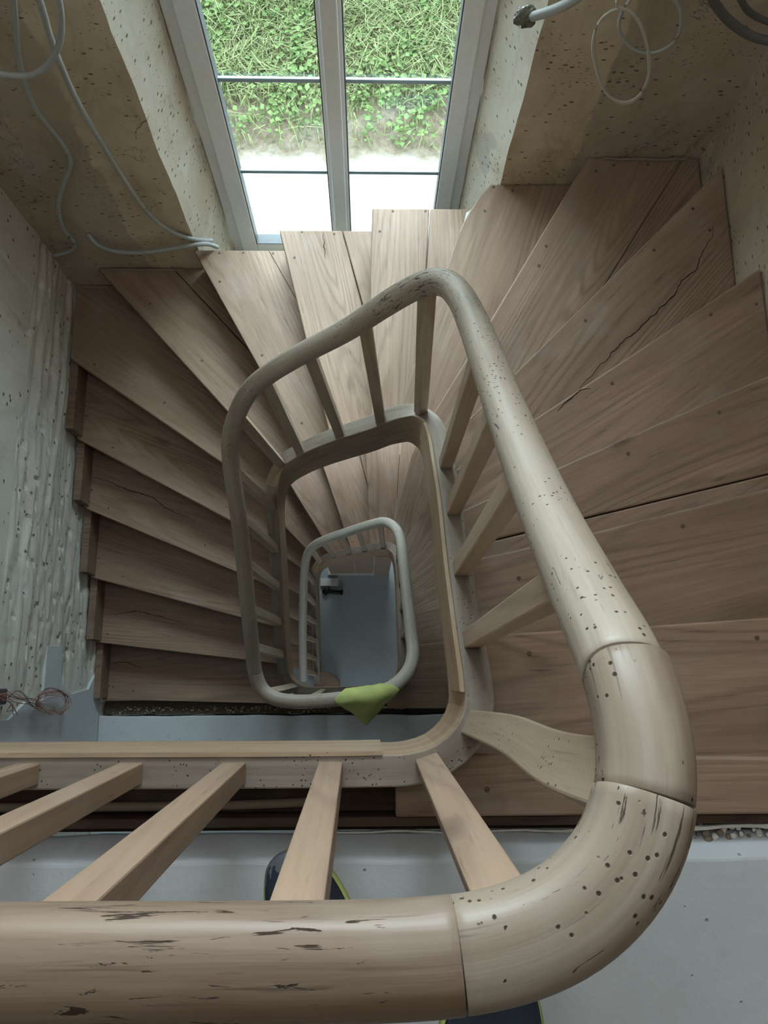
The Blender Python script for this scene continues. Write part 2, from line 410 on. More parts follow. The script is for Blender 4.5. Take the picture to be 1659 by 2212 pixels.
# rough scraped left wall (real relief on the inner face)
def left_wall():
    vs = []; fs = []
    ys = [-3.3, -2, -1.2, -.8] + [-.6 + .016 * i for i in range(int(2.5 / .016))] + [1.93]
    zs = [ZB, -5, -4.6] + [-4.4 + .014 * i for i in range(int(2.9 / .014))] + [-1.2, -.6, 0, 1, ZT]
    for y in ys:
        for z in zs:
            p = Vector((y * 1.6, z * 9, 3.3))
            warp = noise.noise(Vector((y * 1.2, z * 1.7, 8))) * .5
            r = noise.noise(Vector((y * 2.2, (z + warp * .12) * 17, 1.5)))
            r2 = noise.noise(Vector((y * 7, z * 30, 4.5))); fl = max(0, noise.noise(Vector((y * 17, z * 25, 9))) - .28)
            big = noise.noise(Vector((y * 1.5, z * 1.5, 2)))
            m = 1.0
            if y < .15: m = max(.0, min(1, (y + .02) / .12))
            d = (.013 * r + .007 * r2 - .032 * fl + .012 * big) * (.25 + .75 * m)
            vs.append((XL + d - .004, y, z))
    nz = len(zs)
    for i in range(len(ys) - 1):
        for j in range(nz - 1):
            a = i * nz + j; fs.append((a, a + nz, a + nz + 1, a + 1))
    b = len(vs)
    vs += [(XL - .35, ys[0], ZB), (XL - .35, ys[0], ZT), (XL - .35, ys[-1], ZT), (XL - .35, ys[-1], ZB)]
    fs += [(b, b + 1, b + 2, b + 3)]
    fs += [tuple(range(0, nz)) + (b + 1, b)]; k = (len(ys) - 1) * nz
    fs += [tuple(range(k + nz - 1, k - 1, -1)) + (b + 3, b + 2)]
    fs += [tuple([i * nz for i in range(len(ys) - 1, -1, -1)]) + (b, b + 3)]
    fs += [tuple([i * nz + nz - 1 for i in range(len(ys))]) + (b + 2, b + 1)]
    o = pyd('wall_left', vs, fs, M['scraped'], smooth=False)
    tag(o, kind='structure')
left_wall()
rough_prism('wall_right', [(XR, -3.3), (XR + .3, -3.3), (XR + .3, 1.9), (XR, 1.9)], ZB, ZT, M['wall'], step=.07, amp=.006, region=(-2.6, .4))
tag(box('wall_rear', (XL - .3, XR + .3, -3.6, -3.3, ZB, ZT), M['wall']), kind='structure')
tag(box('ceiling', (XL - .3, XR + .3, -3.6, 2.45, ZT, ZT + .2), M['wall']), kind='structure')
# floors
def slab(name, y1, z, th, mat, x0=XL, x1=XR, kind='structure', edge=False):
    bm = bmesh.new(); prism_bm(bm, [(x0, -3.3), (x1, -3.3), (x1, y1), (x0, y1)], z - th, z)
    for k in range(1, 60):
        bmesh.ops.bisect_plane(bm, geom=bm.verts[:] + bm.edges[:] + bm.faces[:], plane_co=(x0 + (x1 - x0) * k / 60, 0, 0), plane_no=(1, 0, 0))
    for k in (1, 2):
        bmesh.ops.bisect_plane(bm, geom=bm.verts[:] + bm.edges[:] + bm.faces[:], plane_co=(0, y1 - .012 * k * k, 0), plane_no=(0, 1, 0))
    for v in bm.verts:
        if v.co.y > y1 - .06:
            n = noise.noise(Vector((v.co.x * 6, v.co.z * 7, 1)))
            v.co.y += n * .006 + noise.noise(Vector((v.co.x * 25, v.co.z * 17, 4))) * .002
            if edge and v.co.y > y1 - .008 and v.co.z < z - .01: v.co.y += .040; v.co.z = z - .055
    o = bm_obj(name, bm, mat); bevel(o, .005, 2); tag(o, kind=kind); return o
slab('floor', -.318, 0, .24, M['concrete'], edge=True)
slab('floor_lower', -.172, -2.72, .24, M['concrete'])
tag(box('floor_ground', (XL - .3, XR + .3, -3.6, 2.45, ZB - .2, ZB), M['ground_floor']), kind='structure')

# ------------------------------------------------------------------ window
def window():
    w = empty('window_1', (-.126, 2.15, -2.06), kind='structure')
    X0, X1, Z0, Z1, Y0 = -.676, .4235, -2.055, .40, 2.15
    bm = bmesh.new()
    def frame(bm, x0, x1, z0, z1, wl, wr, wb, wt, y0, y1):
        box_bm(bm, x0, x0 + wl, y0, y1, z0, z1); box_bm(bm, x1 - wr, x1, y0, y1, z0, z1)
        box_bm(bm, x0 + wl, x1 - wr, y0, y1, z0, z0 + wb); box_bm(bm, x0 + wl, x1 - wr, y0, y1, z1 - wt, z1)
    frame(bm, X0, X1, Z0, Z1, .05, .05, .05, .05, Y0, Y0 + .07)
    bevel(bm_obj('frame', bm, M['pvc'], w), .004)
    mx0, mx1 = -.1715, -.0855
    for a, b, wl, wr in ((X0 + .045, mx0 + .045, .076, .045), (mx1 - .04, X1 - .045, .04, .068)):
        bm = bmesh.new(); frame(bm, a, b, Z0 + .02, Z1 - .04, wl, wr, .07, .07, Y0 - .02, Y0 + .045)
        s = bevel(bm_obj('sash', bm, M['pvc'], w), .006, 3)
        bm = bmesh.new(); gx0, gx1, gz0, gz1 = a + wl - .003, b - wr + .003, Z0 + .087, Z1 - .107
        frame(bm, gx0, gx1, gz0, gz1, .007, .007, .007, .007, Y0 - .016, Y0 + .036)
        bm_obj('gasket', bm, M['gasket'], s)
        bm = bmesh.new(); box_bm(bm, gx0, gx1, Y0 + .008, Y0 + .011, gz0, gz1); box_bm(bm, gx0, gx1, Y0 + .026, Y0 + .029, gz0, gz1)
        bm_obj('pane', bm, M['glass'], s)
        for zz in (-1.452, -.930, -.408, .1):
            box('glazing_bar', (gx0, gx1, Y0 + .013, Y0 + .024, zz - .010, zz + .010), M['bar'], s, .002)
    box('mullion_cover', (mx0 + .014, mx1 - .014, Y0 - .034, Y0 - .0205, Z0 + .03, Z1 - .05), M['pvc'], w, .005)
    w2 = empty('added_upper_window', (-.126, 2.15, .95), kind='structure')  # made-up upper window, added to bring in light from above
    bm = bmesh.new(); frame(bm, X0, X1, .95, 2.1, .06, .06, .06, .06, Y0, Y0 + .07); box_bm(bm, -.16, -.09, Y0, Y0 + .07, 1.01, 2.04)
    bm_obj('frame', bm, M['pvc'], w2)
    w3 = empty('added_lower_window', (-.126, 2.15, -4.75), kind='structure')  # made-up lower window, added so the lower flight gets light
    bm = bmesh.new(); frame(bm, X0, X1, -4.75, -3.0, .06, .06, .06, .06, Y0, Y0 + .07); box_bm(bm, -.16, -.09, Y0, Y0 + .07, -4.69, -3.06)
    bm_obj('frame', bm, M['pvc'], w3)
    bm = bmesh.new(); box_bm(bm, X0 + .06, X1 - .06, Y0 + .03, Y0 + .034, -4.69, -3.06); bm_obj('pane', bm, M['glass'], w3)
    bm = bmesh.new(); box_bm(bm, X0 + .06, X1 - .06, Y0 + .03, Y0 + .034, 1.01, 2.04); bm_obj('pane', bm, M['glass'], w2)
window()

# ------------------------------------------------------------------ outside
def hfun(x, y):
    e = y - 5.45 - .12 * noise.noise(Vector((x * .8, 1, 2)))
    h = 0 if e < 0 else (.62 * e if e < 1.0 else .62 + .04 * (e - 1.0))
    e2 = max(0, min(1, e / .4))
    return -5.45 + h + .05 * e2 * noise.noise(Vector((x * 2.2, y * 2.2, 0))) + .012 * noise.noise(Vector((x * 9, y * 9, 3)))
def outside():
    xs = [-8, -6, -4.5] + [-3.2 + .09 * i for i in range(67)] + [3.6, 5, 8]
    ys = [2.46] + [3 + .25 * i for i in range(9)] + [5.1 + .07 * i for i in range(30)] + [7.5, 9, 13, 22]
    vs = [(x, y, hfun(x, y)) for y in ys for x in xs]; n = len(xs)
    fs = [(j * n + i, j * n + i + 1, (j + 1) * n + i + 1, (j + 1) * n + i) for j in range(len(ys) - 1) for i in range(n - 1)]
    tag(pyd('ground', vs, fs, M['outside'], smooth=True), kind='structure')
    rnd = random.Random(3)
    vs, fs = [], []
    def dens(x, y):
        t_ = (y - 5.66) / .5 + .6 * noise.noise(Vector((x * 1.6, y * 1.6, 7)))
        return max(0.05 if y > 5.35 else 0, min(1, t_))
    c = 0
    while c < 30000:
        x = rnd.uniform(-2.9, 2.5); y = rnd.uniform(5.3, 6.75)
        if rnd.random() > dens(x, y): continue
        c += 1
        z = hfun(x, y); L = rnd.uniform(.10, .42) * (.6 + .6 * noise.noise(Vector((x * 2, y * 2, 1))) + .3); a = rnd.uniform(0, 6.28); w_ = rnd.uniform(.003, .007)
        dx, dy = math.cos(a), math.sin(a); bend = rnd.uniform(.2, .95)
        p0 = Vector((x, y, z)); p1 = p0 + Vector((dx * L * .3 * bend, dy * L * .3 * bend, L * .6)); p2 = p0 + Vector((dx * L * bend, dy * L * bend, L * (1 - .45 * bend)))
        sd = Vector((-dy, dx, 0)) * w_; b = len(vs)
        vs += [p0 - sd, p0 + sd, p1 + sd, p1 - sd, p2]; fs += [(b, b + 1, b + 2, b + 3), (b + 3, b + 2, b + 4)]
    tag(pyd('bank_grass', vs, fs, M['grass']), 'long green grass covering the sloping bank outside the window', 'grass', kind='stuff')
    vs, fs = [], []; c = 0
    while c < 1500:
        x = rnd.uniform(-2.7, 2.3); y = rnd.uniform(5.4, 6.6)
        q = noise.noise(Vector((x * 1.3, y * 1.5, 12)))
        if q < -.05 and rnd.random() < .75: continue
        if rnd.random() > dens(x, y) + .05: continue
        c += 1; z = hfun(x, y)
        for k in range(rnd.randint(5, 9)):
            a = rnd.uniform(0, 6.28); L = rnd.uniform(.03, .075); e = rnd.uniform(-.2, .7); h = rnd.uniform(.02, .24); r = rnd.uniform(0, .06)
            p = Vector((x + r * math.cos(a), y + r * math.sin(a), z + h)); d = Vector((math.cos(a) * math.cos(e), math.sin(a) * math.cos(e), math.sin(e)))
            s_ = Vector((-math.sin(a), math.cos(a), rnd.uniform(-.3, .3))) * L * .42; b = len(vs)
            vs += [p, p + d * L * .45 + s_, p + d * L, p + d * L * .45 - s_]; fs.append((b, b + 1, b + 2, b + 3))
    tag(pyd('bank_weeds', vs, fs, M['weed']), 'low leafy weeds growing among the grass on the outside bank', 'weeds', kind='stuff')
outside()

# ------------------------------------------------------------------ staircase
H = .16; FL = 2.72
def P(*a): return [Vector((x, y)) for x, y in a]
NOSE = {
 0: P((.754, -.143), (.30, -.136)),
 1: P((.867, .132), (.593, .114), (.254, .098)),
 2: P((.986, .461), (.546, .351), (.243, .283)),
 3: P((1.11, .824), (.974, .765), (.517, .562), (.297, .463)),
 4: P((1.112, 1.176), (.823, .977), (.501, .76), (.313, .637)),
 5: P((1.227, 1.734), (.792, 1.288), (.47, .962)),
 6: P((.82, 1.892), (.752, 1.784), (.43, 1.233), (.23, .901)),
 7: P((.503, 1.883), (.465, 1.865), (.43, 1.825), (.39, 1.761), (.362, 1.707), (.339, 1.648), (.318, 1.588), (.296, 1.52), (.157, 1.096), (.123, .97)),
 8: P((.017, 1.876), (.009, 1.564), (.014, .958)),
 9: P((-.378, 1.881), (-.257, 1.385), (-.154, .974)),
 10: P((-.775, 1.877), (-.467, 1.32), (-.292, .986)),
 11: P((-1.273, 1.901), (-.646, 1.202), (-.373, .90)),
 12: P((-1.411, 1.501), (-.666, .984), (-.45, .834)),
 13: P((-1.399, 1.15), (-.653, .75)), 14: P((-1.411, .85), (-.648, .53)), 15: P((-1.403, .523), (-.644, .321)),
 16: P((-1.396, .205), (-.641, .115)), 17: P((-1.395, -.085), (-.583, -.108)),
}
NLOW = dict(NOSE)
NLOW[0] = P((1.2, .01), (.258, .009)); NLOW[1] = P((.9, .235), (.433, .214), (.271, .202)); NLOW[2] = P((1.0, .56), (.437, .43), (.259, .387))
NLOW[3] = P((1.11, .874), (.517, .61), (.28, .51)); NLOW[4] = P((1.112, 1.2), (.501, .79), (.3, .655))
NLOW[7] = P((.503, 1.883), (.43, 1.825), (.362, 1.707), (.315, 1.6), (.207, 1.18), (.15, .97))
NLOW[8] = P((-.03, 1.876), (.0, 1.4), (.015, .958)); NLOW[9] = P((-.45, 1.881), (-.328, 1.564), (-.131, .98)); NLOW[10] = P((-.82, 1.877), (-.58, 1.459), (-.28, .97))
NLOW[11] = P((-1.25, 1.88), (-.617, 1.16), (-.39, .93))
OUT = P((XR - .006, -.6), (XR - .006, YW - .004), (XL + .012, YW - .004), (XL + .012, -.6))
def inner_path(pts): return [Vector((p[0], p[1])) for p in pts]
# string centre line: x, y, depth of its top below the eye
STR_U = [(-1.40, -.155, 1.433), (-.6, -.155, 1.433), (0.0, -.155, 1.433), (.08, -.152, 1.433), (.135, -.135, 1.433), (.178, -.10, 1.435), (.203, -.055, 1.45), (.21, 0.0, 1.5),
 (.211, .1, 1.6), (.211, .28, 1.76), (.213, .45, 1.9), (.214, .6, 2.06), (.214, .75, 2.24), (.20, .86, 2.42), (.16, .925, 2.54), (.10, .945, 2.62), (.014, .945, 2.72),
 (-.154, .937, 2.87), (-.28, .93, 3.02), (-.36, .91, 3.12), (-.41, .87, 3.24), (-.432, .80, 3.36), (-.434, .64, 3.52), (-.437, .45, 3.68), (-.44, .26, 3.84), (-.44, .1, 4.0),
 (-.435, .035, 4.08), (-.405, -.015, 4.13), (-.35, -.045, 4.15), (-.25, -.052, 4.15), (.05, -.05, 4.15)]
STR_L = [(.05, -.05, 4.15), (.12, -.03, 4.15), (.17, .015, 4.16), (.195, .08, 4.2), (.198, .21, 4.33), (.2, .38, 4.48), (.202, .5, 4.62), (.204, .62, 4.78), (.204, .75, 4.97), (.19, .86, 5.15), (.15, .92, 5.27), (.09, .938, 5.34),
 (.014, .94, 5.44), (-.154, .935, 5.59), (-.28, .93, 5.74), (-.36, .91, 5.84), (-.41, .87, 5.96), (-.432, .80, 6.08), (-.434, .64, 6.24), (-.437, .45, 6.40), (-.44, .26, 6.56), (-.44, .1, 6.70), (-.44, .03, 6.76), (-.44, -.06, 6.80)]
def plan2(S_, first):
    pts = [p for p in S_ if True]
    c = catmull([(p[0], p[1], 0) for p in pts], .02)
    c = [Vector((p.x, p.y)) for p in c]
    # keep only from the first right-hand straight to the last left-hand one, closed down to y=-.6
    a = next(i for i, p in enumerate(c) if p.x > .19 and p.y > -.0)
    b = max(i for i, p in enumerate(c) if p.x < -.42 and p.y > .02)
    c = c[a:b + 1]
    return [Vector((c[0].x, -.6))] + c + [Vector((c[-1].x, -.6))]
def isect_path(path, p, d):
    """all crossings of the line p + t d with path -> (t, path param, point)"""
    out = []
    for i in range(len(path) - 1):
        a, b = path[i], path[i + 1]; e = b - a
        den = d.x * e.y - d.y * e.x
        if abs(den) < 1e-12: continue
        w = a - p; t_ = (w.x * e.y - w.y * e.x) / den; u = (w.x * d.y - w.y * d.x) / den
        if -1e-6 <= u <= 1 + 1e-6: out.append((t_, i + u, p + d * t_))
    return out
def fit_line(line, inner):
    """extend / trim a nosing polyline to run exactly from the outer wall to the well"""
    while len(line) > 2 and (line[1].y > YW - .03 or line[1].x > XR - .02 or line[1].x < XL + .02): line = line[1:]
    a, b = line[0], line[1]; d = (a - b).normalized()
    if a.y > YW - .03 and b.y > YW - .03: print('WARN', line)
    c = isect_path(OUT, b, d); c = [q for q in c if q[0] > 0]; q = min(c, key=lambda k: k[0]) if c else None
    o_s, o_p = q[1], q[2]
    a2, b2 = line[-1], line[-2]; d2 = (a2 - b2).normalized()
    c = [q for q in isect_path(inner, b2, d2) if q[0] > -.05]
    if not c:
        j = min(range(len(inner)), key=lambda k: (inner[k] - a2).length); i_s, i_p = float(j), inner[j]
    else:
        q = min(c, key=lambda k: k[0]); i_s, i_p = q[1], q[2]
    return [o_p] + line[1:-1] + [i_p], o_s, i_s
def shifted(line, d):
    out = []
    for i, p in enumerate(line):
        t_ = (line[min(i + 1, len(line) - 1)] - line[max(i - 1, 0)]).normalized()
        out.append(p + Vector((-t_.y, t_.x)) * d)
    return out
def clip(poly, p, n):
    out = []
    for i in range(len(poly)):
        a, b = poly[i], poly[(i + 1) % len(poly)]; da = (a - p).dot(n); db = (b - p).dot(n)
        if da >= 0: out.append(a)
        if (da >= 0) != (db >= 0): out.append(a + (b - a) * (da / (da - db)))
    return out
def path_between(path, s0, s1):
    if s0 <= s1: return [path[k] for k in range(int(math.floor(s0)) + 1, int(math.ceil(s1))) if s0 + 1e-3 < k < s1 - 1e-3]
    return path_between(path, s1, s0)[::-1]
SEAM = {3: ((.58, .422), (1.078, .542)), 6: ((1.117, 1.809), (.914, 1.488)), 8: ((.252, 1.876), (.233, 1.612)), 9: ((-.112, 1.883), (-.025, 1.54)), 10: ((-.447, 1.884), (-.327, 1.664)), 11: ((-.918, 1.892), (-.557, 1.493))}
PEGS = {0: [(1.0, -.19), (.221, -.196)], 1: [(.838, .089), (.344, .058)], 2: [(.766, .367), (.36, .24)], 3: [(.962, .718), (.702, .599)], 4: [(1.046, 1.089), (.727, .865), (1.19, 1.125)], 5: [(.955, 1.404), (.709, 1.148), (1.1, 1.56), (1.15, 1.48)],
 6: [(.635, 1.514), (.605, 1.437), (.834, 1.82), (.90, 1.845), (1.027, 1.85)], 7: [(.447, 1.76), (.558, 1.85), (.485, 1.865)], 8: [(.101, 1.864), (.233, 1.865), (.047, 1.773), (.09, .99)], 9: [(-.281, 1.868), (-.144, 1.860), (-.31, 1.748), (-.115, 1.021)],
 10: [(-.66, 1.862), (-.554, 1.866), (-.422, 1.864), (-.652, 1.724), (-.457, 1.377), (-.28, 1.07)], 11: [(-1.0, 1.70), (-.75, 1.42)], 12: [(-1.291, 1.469), (-.952, 1.279)], 13: [(-1.37, 1.271), (-1.23, 1.109)], 14: [(-1.375, .939), (-1.285, .845), (-.8, .66)],
 15: [(-1.37, .62), (-1.243, .528)], 16: [(-1.352, .248)], 17: [(-1.375, -.015), (-1.355, -.02), (-1.247, -.04)]}
CRACK = {5: [(.674, .912), (.76, 1.005), (.851, 1.094), (.885, 1.118), (.915, 1.153), (1.006, 1.236), (1.04, 1.29), (1.093, 1.337), (1.11, 1.385), (1.153, 1.451), (1.165, 1.50)], 14: [(-1.40, 1.01), (-1.30, .985), (-1.20, .94), (-1.08, .905), (-1.0, .845), (-.912, .805), (-.85, .775)],
 16: [(-1.39, .355), (-1.30, .352), (-1.22, .365), (-1.10, .342), (-.95, .30)], 17: [(-1.39, .101), (-1.30, .108), (-1.20, .073)], 9: [(-.19, 1.865), (-.185, 1.80), (-.18, 1.74)], 4: [(.56, .78), (.62, .835), (.66, .85)], 8: [(.10, 1.03), (.101, 1.0), (.104, .97)]}
bm = bmesh.new(); bmesh.ops.create_cone(bm, cap_ends=True, segments=10, radius1=.0055, radius2=.005, depth=.003)
NAIL = bpy.data.meshes.new('nail'); bm.to_mesh(NAIL); bm.free(); NAIL.materials.append(M['peg'])
def build_flight(root, NO, inner, z0, detail=True):
    lines = {i: fit_line(l, inner) for i, l in NO.items()}
    for i in range(18 if detail else 17):
        z = z0 - i * H
        F, so, si = lines[i]
        if i == 0:
            yb = -.243 if detail else -.14
            Bk = [Vector((XR - .006, yb)), Vector((inner[0].x - (.16 if detail else .1), yb))]
            poly = F + [Vector((inner[0].x - (.16 if detail else .1), F[-1].y)), Bk[1], Bk[0]]
            bs = None
        else:
            PF, pso, psi = lines[i - 1]
            d = .035
            B = shifted(PF, d)
            B, bso, bsi = fit_line(B, inner)
            poly = F + path_between(inner, si, bsi) + B[::-1] + path_between(OUT, bso, so)
        # frame with local X along the nosing
        ax = (F[0] - F[-1]).normalized(); mid = (F[0] + F[-1]) / 2
        ang = math.atan2(ax.y, ax.x)
        mw = Matrix.Translation((mid.x, mid.y, z)) @ Matrix.Rotation(ang, 4, 'Z'); inv = mw.inverted()
        polys = [poly]
        if i in SEAM and (detail or i in (9, 6, 8)):
            a, b = Vector(SEAM[i][0]), Vector(SEAM[i][1]); dd = (b - a).normalized(); n = Vector((-dd.y, dd.x))
            gp = .0005 if i in (6, 10) else .0017
            polys = [clip(poly, a + n * gp, n), clip(poly, a - n * gp, -n)]
        bm = bmesh.new()
        for pl in polys:
            q = []
            for p in pl:
                if not q or (p - q[-1]).length > .002: q.append(p)
            if (q[0] - q[-1]).length < .002: q.pop()
            loc = [inv @ Vector((p.x, p.y, z)) for p in q]
            prism_bm(bm, [(p.x, p.y) for p in loc], -.034, 0)
        o = bm_obj('tread', bm, M['tread'], root, mw); bevel(o, .0045, 2)
        if i in PEGS and (detail or i in (6, 7, 8, 9, 10)):
            for (x, y) in PEGS[i]:
                oo = bpy.data.objects.new('nail', NAIL); COL.objects.link(oo); oo.parent = o
                oo.location = inv @ Vector((x, y, z + .0002))
        if i in CRACK and detail:
            c = catmull([(x, y, z + .0006) for x, y in CRACK[i]], .012); rr = random.Random(i)
            c = [Vector((p.x + rr.uniform(-.003, .003), p.y + rr.uniform(-.003, .003), p.z)) for p in c]
            vs = []; n = len(c)
            for k, p in enumerate(c):
                t_ = (c[min(k + 1, n - 1)] - c[max(k - 1, 0)]).normalized(); s_ = Vector((-t_.y, t_.x, 0)) * (.0004 + .0016 * math.sin(math.pi * k / (n - 1)) * rr.uniform(.5, 1.2))
                vs += [inv @ (p - s_), inv @ (p + s_)]
            vs2 = vs + [v - Vector((0, 0, .004)) for v in vs]; m_ = len(vs)
            fs = [(2 * k, 2 * k + 1, 2 * k + 3, 2 * k + 2) for k in range(n - 1)] + [(2 * k + m_, 2 * k, 2 * k + 2, 2 * k + 2 + m_) for k in range(n - 1)] + [(2 * k + 1, 2 * k + 1 + m_, 2 * k + 3 + m_, 2 * k + 3) for k in range(n - 1)]
            me = bpy.data.meshes.new('crack'); me.from_pydata([tuple(v) for v in vs2], [], fs); me.materials.append(M['crack'])
            oo = bpy.data.objects.new('crack', me); COL.objects.link(oo); oo.parent = o
        # riser under this nosing
        if i < 17:
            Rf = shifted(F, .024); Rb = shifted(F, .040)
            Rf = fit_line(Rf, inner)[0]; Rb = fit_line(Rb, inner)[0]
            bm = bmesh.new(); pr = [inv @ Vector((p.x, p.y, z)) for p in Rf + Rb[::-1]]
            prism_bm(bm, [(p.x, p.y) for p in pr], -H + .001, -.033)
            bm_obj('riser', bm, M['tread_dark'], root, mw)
    # stepped wall string on the left and window walls
    bm = bmesh.new()
    for i in range(12, 17):
        a = lines[i][0][0].y; b = lines[i + 1][0][0].y; zt = z0 - i * H
        box_bm(bm, XL + .005, XL + .04, b + .01, a + .004, zt - H, zt - .036)
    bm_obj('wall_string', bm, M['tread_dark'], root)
RU = empty('staircase', (.7, 1.0, -2.72), label='upper winding oak staircase turning down from the white top landing past the window', cat='staircase')
RL = empty('staircase', (.7, 1.0, -5.44), label='lower winding oak staircase seen deep down inside the stairwell below', cat='staircase')
inU = plan2(STR_U, 0)
inL = [Vector((.2, -.6)), Vector((.2, .05))] + [q for q in plan2(STR_L, 0)[1:]]
build_flight(RU, NOSE, inU, 0.0, True)
build_flight(RL, NLOW, inL, -FL, False)
# rounded first step on the ground floor
pl = [(-.46, -.12)] + [(-.40 + .155 * math.sin(a), -.03 + .0 + .12 * math.cos(a)) for a in [math.pi * (1 - k / 14) for k in range(15)]] + [(-.46, .09)]
bm = bmesh.new(); prism_bm(bm, pl, -5.43, -5.28); bevel(bm_obj('bullnose_step', bm, M['tread'], RL), .005)

# strings
def rect(w, h): return [(-w / 2, -h), (w / 2, -h), (w / 2, 0), (-w / 2, 0)]
def string_band(root, pts, w=.055, h=.30, cuts=()):
    c = catmull([(x, y, 1.5 - D) for x, y, D in pts], .02)
    o, s = sweep('inner_string', c, [(-w / 2, -h), (w / 2, -h), (w / 2, 0), (-w / 2, 0)], M['string'], root, plumb=True, smooth=False)
    me = o.data; me.materials.append(M['string_top'])
    for p in me.polygons:
        if p.normal.z > .5: p.material_index = 1
    bevel(o, .003)
    return c
cu = string_band(RU, STR_U)
cl = string_band(RL, STR_L)
# thin pale strip laid along the inner face of the string, right flight (double thickness seen in the photo)
def sub_by(c, f): return [p for p in c if f(p)]
seg = [p for p in cu if p.x > .19 and -.02 < p.y < .80]
seg = [p + Vector((-.033, 0, .012)) for p in seg]
o, _ = sweep('string_facing', seg, rect(.010, .17), M['string'], RU, plumb=True, smooth=False); bevel(o, .002)
segl = [p + Vector((0, .031, .004)) for p in cu if p.x < .03 and p.y < -.1]
o, _ = sweep('string_facing', segl, rect(.008, .27), M['string'], RU, plumb=True, smooth=False)
# soffit under the flights (plastered underside following the string)
def soffit(root, pts, base_z):
    c = catmull([(x, y, 1.5 - D) for x, y, D in pts], .04); c = [p for p in c if p.y > -.02 or (p.x < -.4 and p.y > -.05)]
    vs = []; fs = []
    for p in c:
        if p.x > .19: o_ = Vector((XR - .01, min(YW - .03, p.y * 1.95 - .02)))
        elif p.x < -.41: o_ = Vector((XL + .02, min(YW - .03, p.y * 1.95 - .02)))
        else: o_ = Vector((max(XL + .02, min(XR - .01, p.x * 2.3)), YW - .02))
        vs += [(p.x, p.y, p.z - .29), (o_.x, o_.y, p.z - .29), (p.x, p.y, p.z - .27), (o_.x, o_.y, p.z - .27)]
    for i in range(len(c) - 1):
        a = 4 * i; b = a + 4
        fs += [(a, a + 1, b + 1, b), (a + 2, b + 2, b + 3, a + 3), (a, b, b + 2, a + 2), (a + 1, a + 3, b + 3, b + 1)]
    pyd('soffit', vs, fs, M['smooth_plaster'], root)
soffit(RU, STR_U[7:26], 0)

# ------------------------------------------------------------------ handrails and balusters
RAIL_U = [(-1.40, -.179, .563), (-.6, -.179, .563), (-.242, -.179, .563), (.03, -.179, .563), (.085, -.174, .563), (.135, -.157, .563), (.172, -.127, .565), (.194, -.089, .57), (.202, -.049, .58), (.203, .004, .61), (.204, .071, .70),
 (.21, .198, .88), (.212, .391, 1.1), (.211, .52, 1.23), (.21, .695, 1.41), (.202, .83, 1.55), (.185, .885, 1.60), (.155, .922, 1.65), (.108, .94, 1.72), (.041, .937, 1.80), (-.056, .933, 1.93), (-.193, .923, 2.07), (-.299, .908, 2.18), (-.37, .895, 2.28), (-.425, .862, 2.39), (-.462, .803, 2.48),
 (-.473, .744, 2.56), (-.468, .607, 2.70), (-.468, .465, 2.86), (-.469, .307, 3.01), (-.469, .136, 3.17), (-.465, .04, 3.25), (-.443, -.025, 3.28), (-.395, -.062, 3.28), (-.297, -.079, 3.28), (-.02, -.06, 3.28)]
RAIL_L = [(-.02, -.06, 3.28), (.05, -.045, 3.28), (.11, -.015, 3.28), (.165, .035, 3.30), (.192, .102, 3.36), (.193, .22, 3.50), (.19, .357, 3.66), (.185, .567, 3.93), (.182, .70, 4.10), (.175, .80, 4.23), (.15, .87, 4.33), (.10, .915, 4.41),
 (.02, .918, 4.50), (-.123, .902, 4.65), (-.267, .881, 4.80), (-.345, .865, 4.91), (-.40, .825, 5.02), (-.427, .735, 5.15), (-.447, .549, 5.33), (-.465, .30, 5.55), (-.47, .1, 5.72), (-.47, .02, 5.80)]
def p3(L): return [(x, y, 1.5 - D) for x, y, D in L]
ru = smooth_path(catmull(p3(RAIL_U), .008), 12)
rl = smooth_path(catmull(p3(RAIL_L), .012), 8)
BU = empty('balustrade', (.2, -.16, 0), label='upper stair balustrade with thick worm-eaten wooden handrail closest to the viewer', cat='balustrade')
BL = empty('balustrade', (.2, .0, -2.72), label='lower stair balustrade with pale narrow handrail, deep inside the stairwell', cat='balustrade')
PROF = superell(.034, .032, 32, 2.5)
PROF2 = superell(.0325, .031, 32, 2.3)
WEAR = [((-.14, -.179, .937), .11, 1.0), ((.0, -.179, .937), .05, .6), ((.12, -.165, .937), .03, .6), ((.192, -.095, .93), .035, 1.0), ((.2, .06, .8), .07, .5), ((.21, .34, .45), .07, .75), ((.211, .52, .27), .05, .6), ((.208, .72, .07), .10, .75), ((.16, .92, -.15), .13, 1.15), ((.06, .938, -.28), .07, 1.0), ((-.2, .92, -.58), .02, .8)]
_cum = [0.0]
for _i in range(1, len(ru)): _cum.append(_cum[-1] + (ru[_i] - ru[_i - 1]).length)
WS = [(_cum[min(range(len(ru)), key=lambda i: (ru[i] - Vector(p)).length)], w, a_) for p, w, a_ in WEAR]
def wear_u(s): return sum(a_ * math.exp(-((s - c) / w) ** 2) for c, w, a_ in WS)
def dist_idx(path, pred):
    for i, p in enumerate(path):
        if pred(p): return i
    return len(path) - 1
j1 = dist_idx(ru, lambda p: p.x > .055)                       # joint on the landing
j2 = dist_idx(ru, lambda p: p.x > .19 and p.y > -.085)        # joint in the bend
j3 = dist_idx(ru, lambda p: p.x > .19 and p.y > .006)         # step joint
j4 = dist_idx(ru, lambda p: p.x < -.4 and p.y < .05 and p.z < -1)
us = 0
lab = ['brown landing length of handrail with long splits', 'pale worm-holed bend of the handrail', 'short pale length beyond the open crack', None, None]
joints = [0, j1, j2, j3, j4, len(ru) - 1]
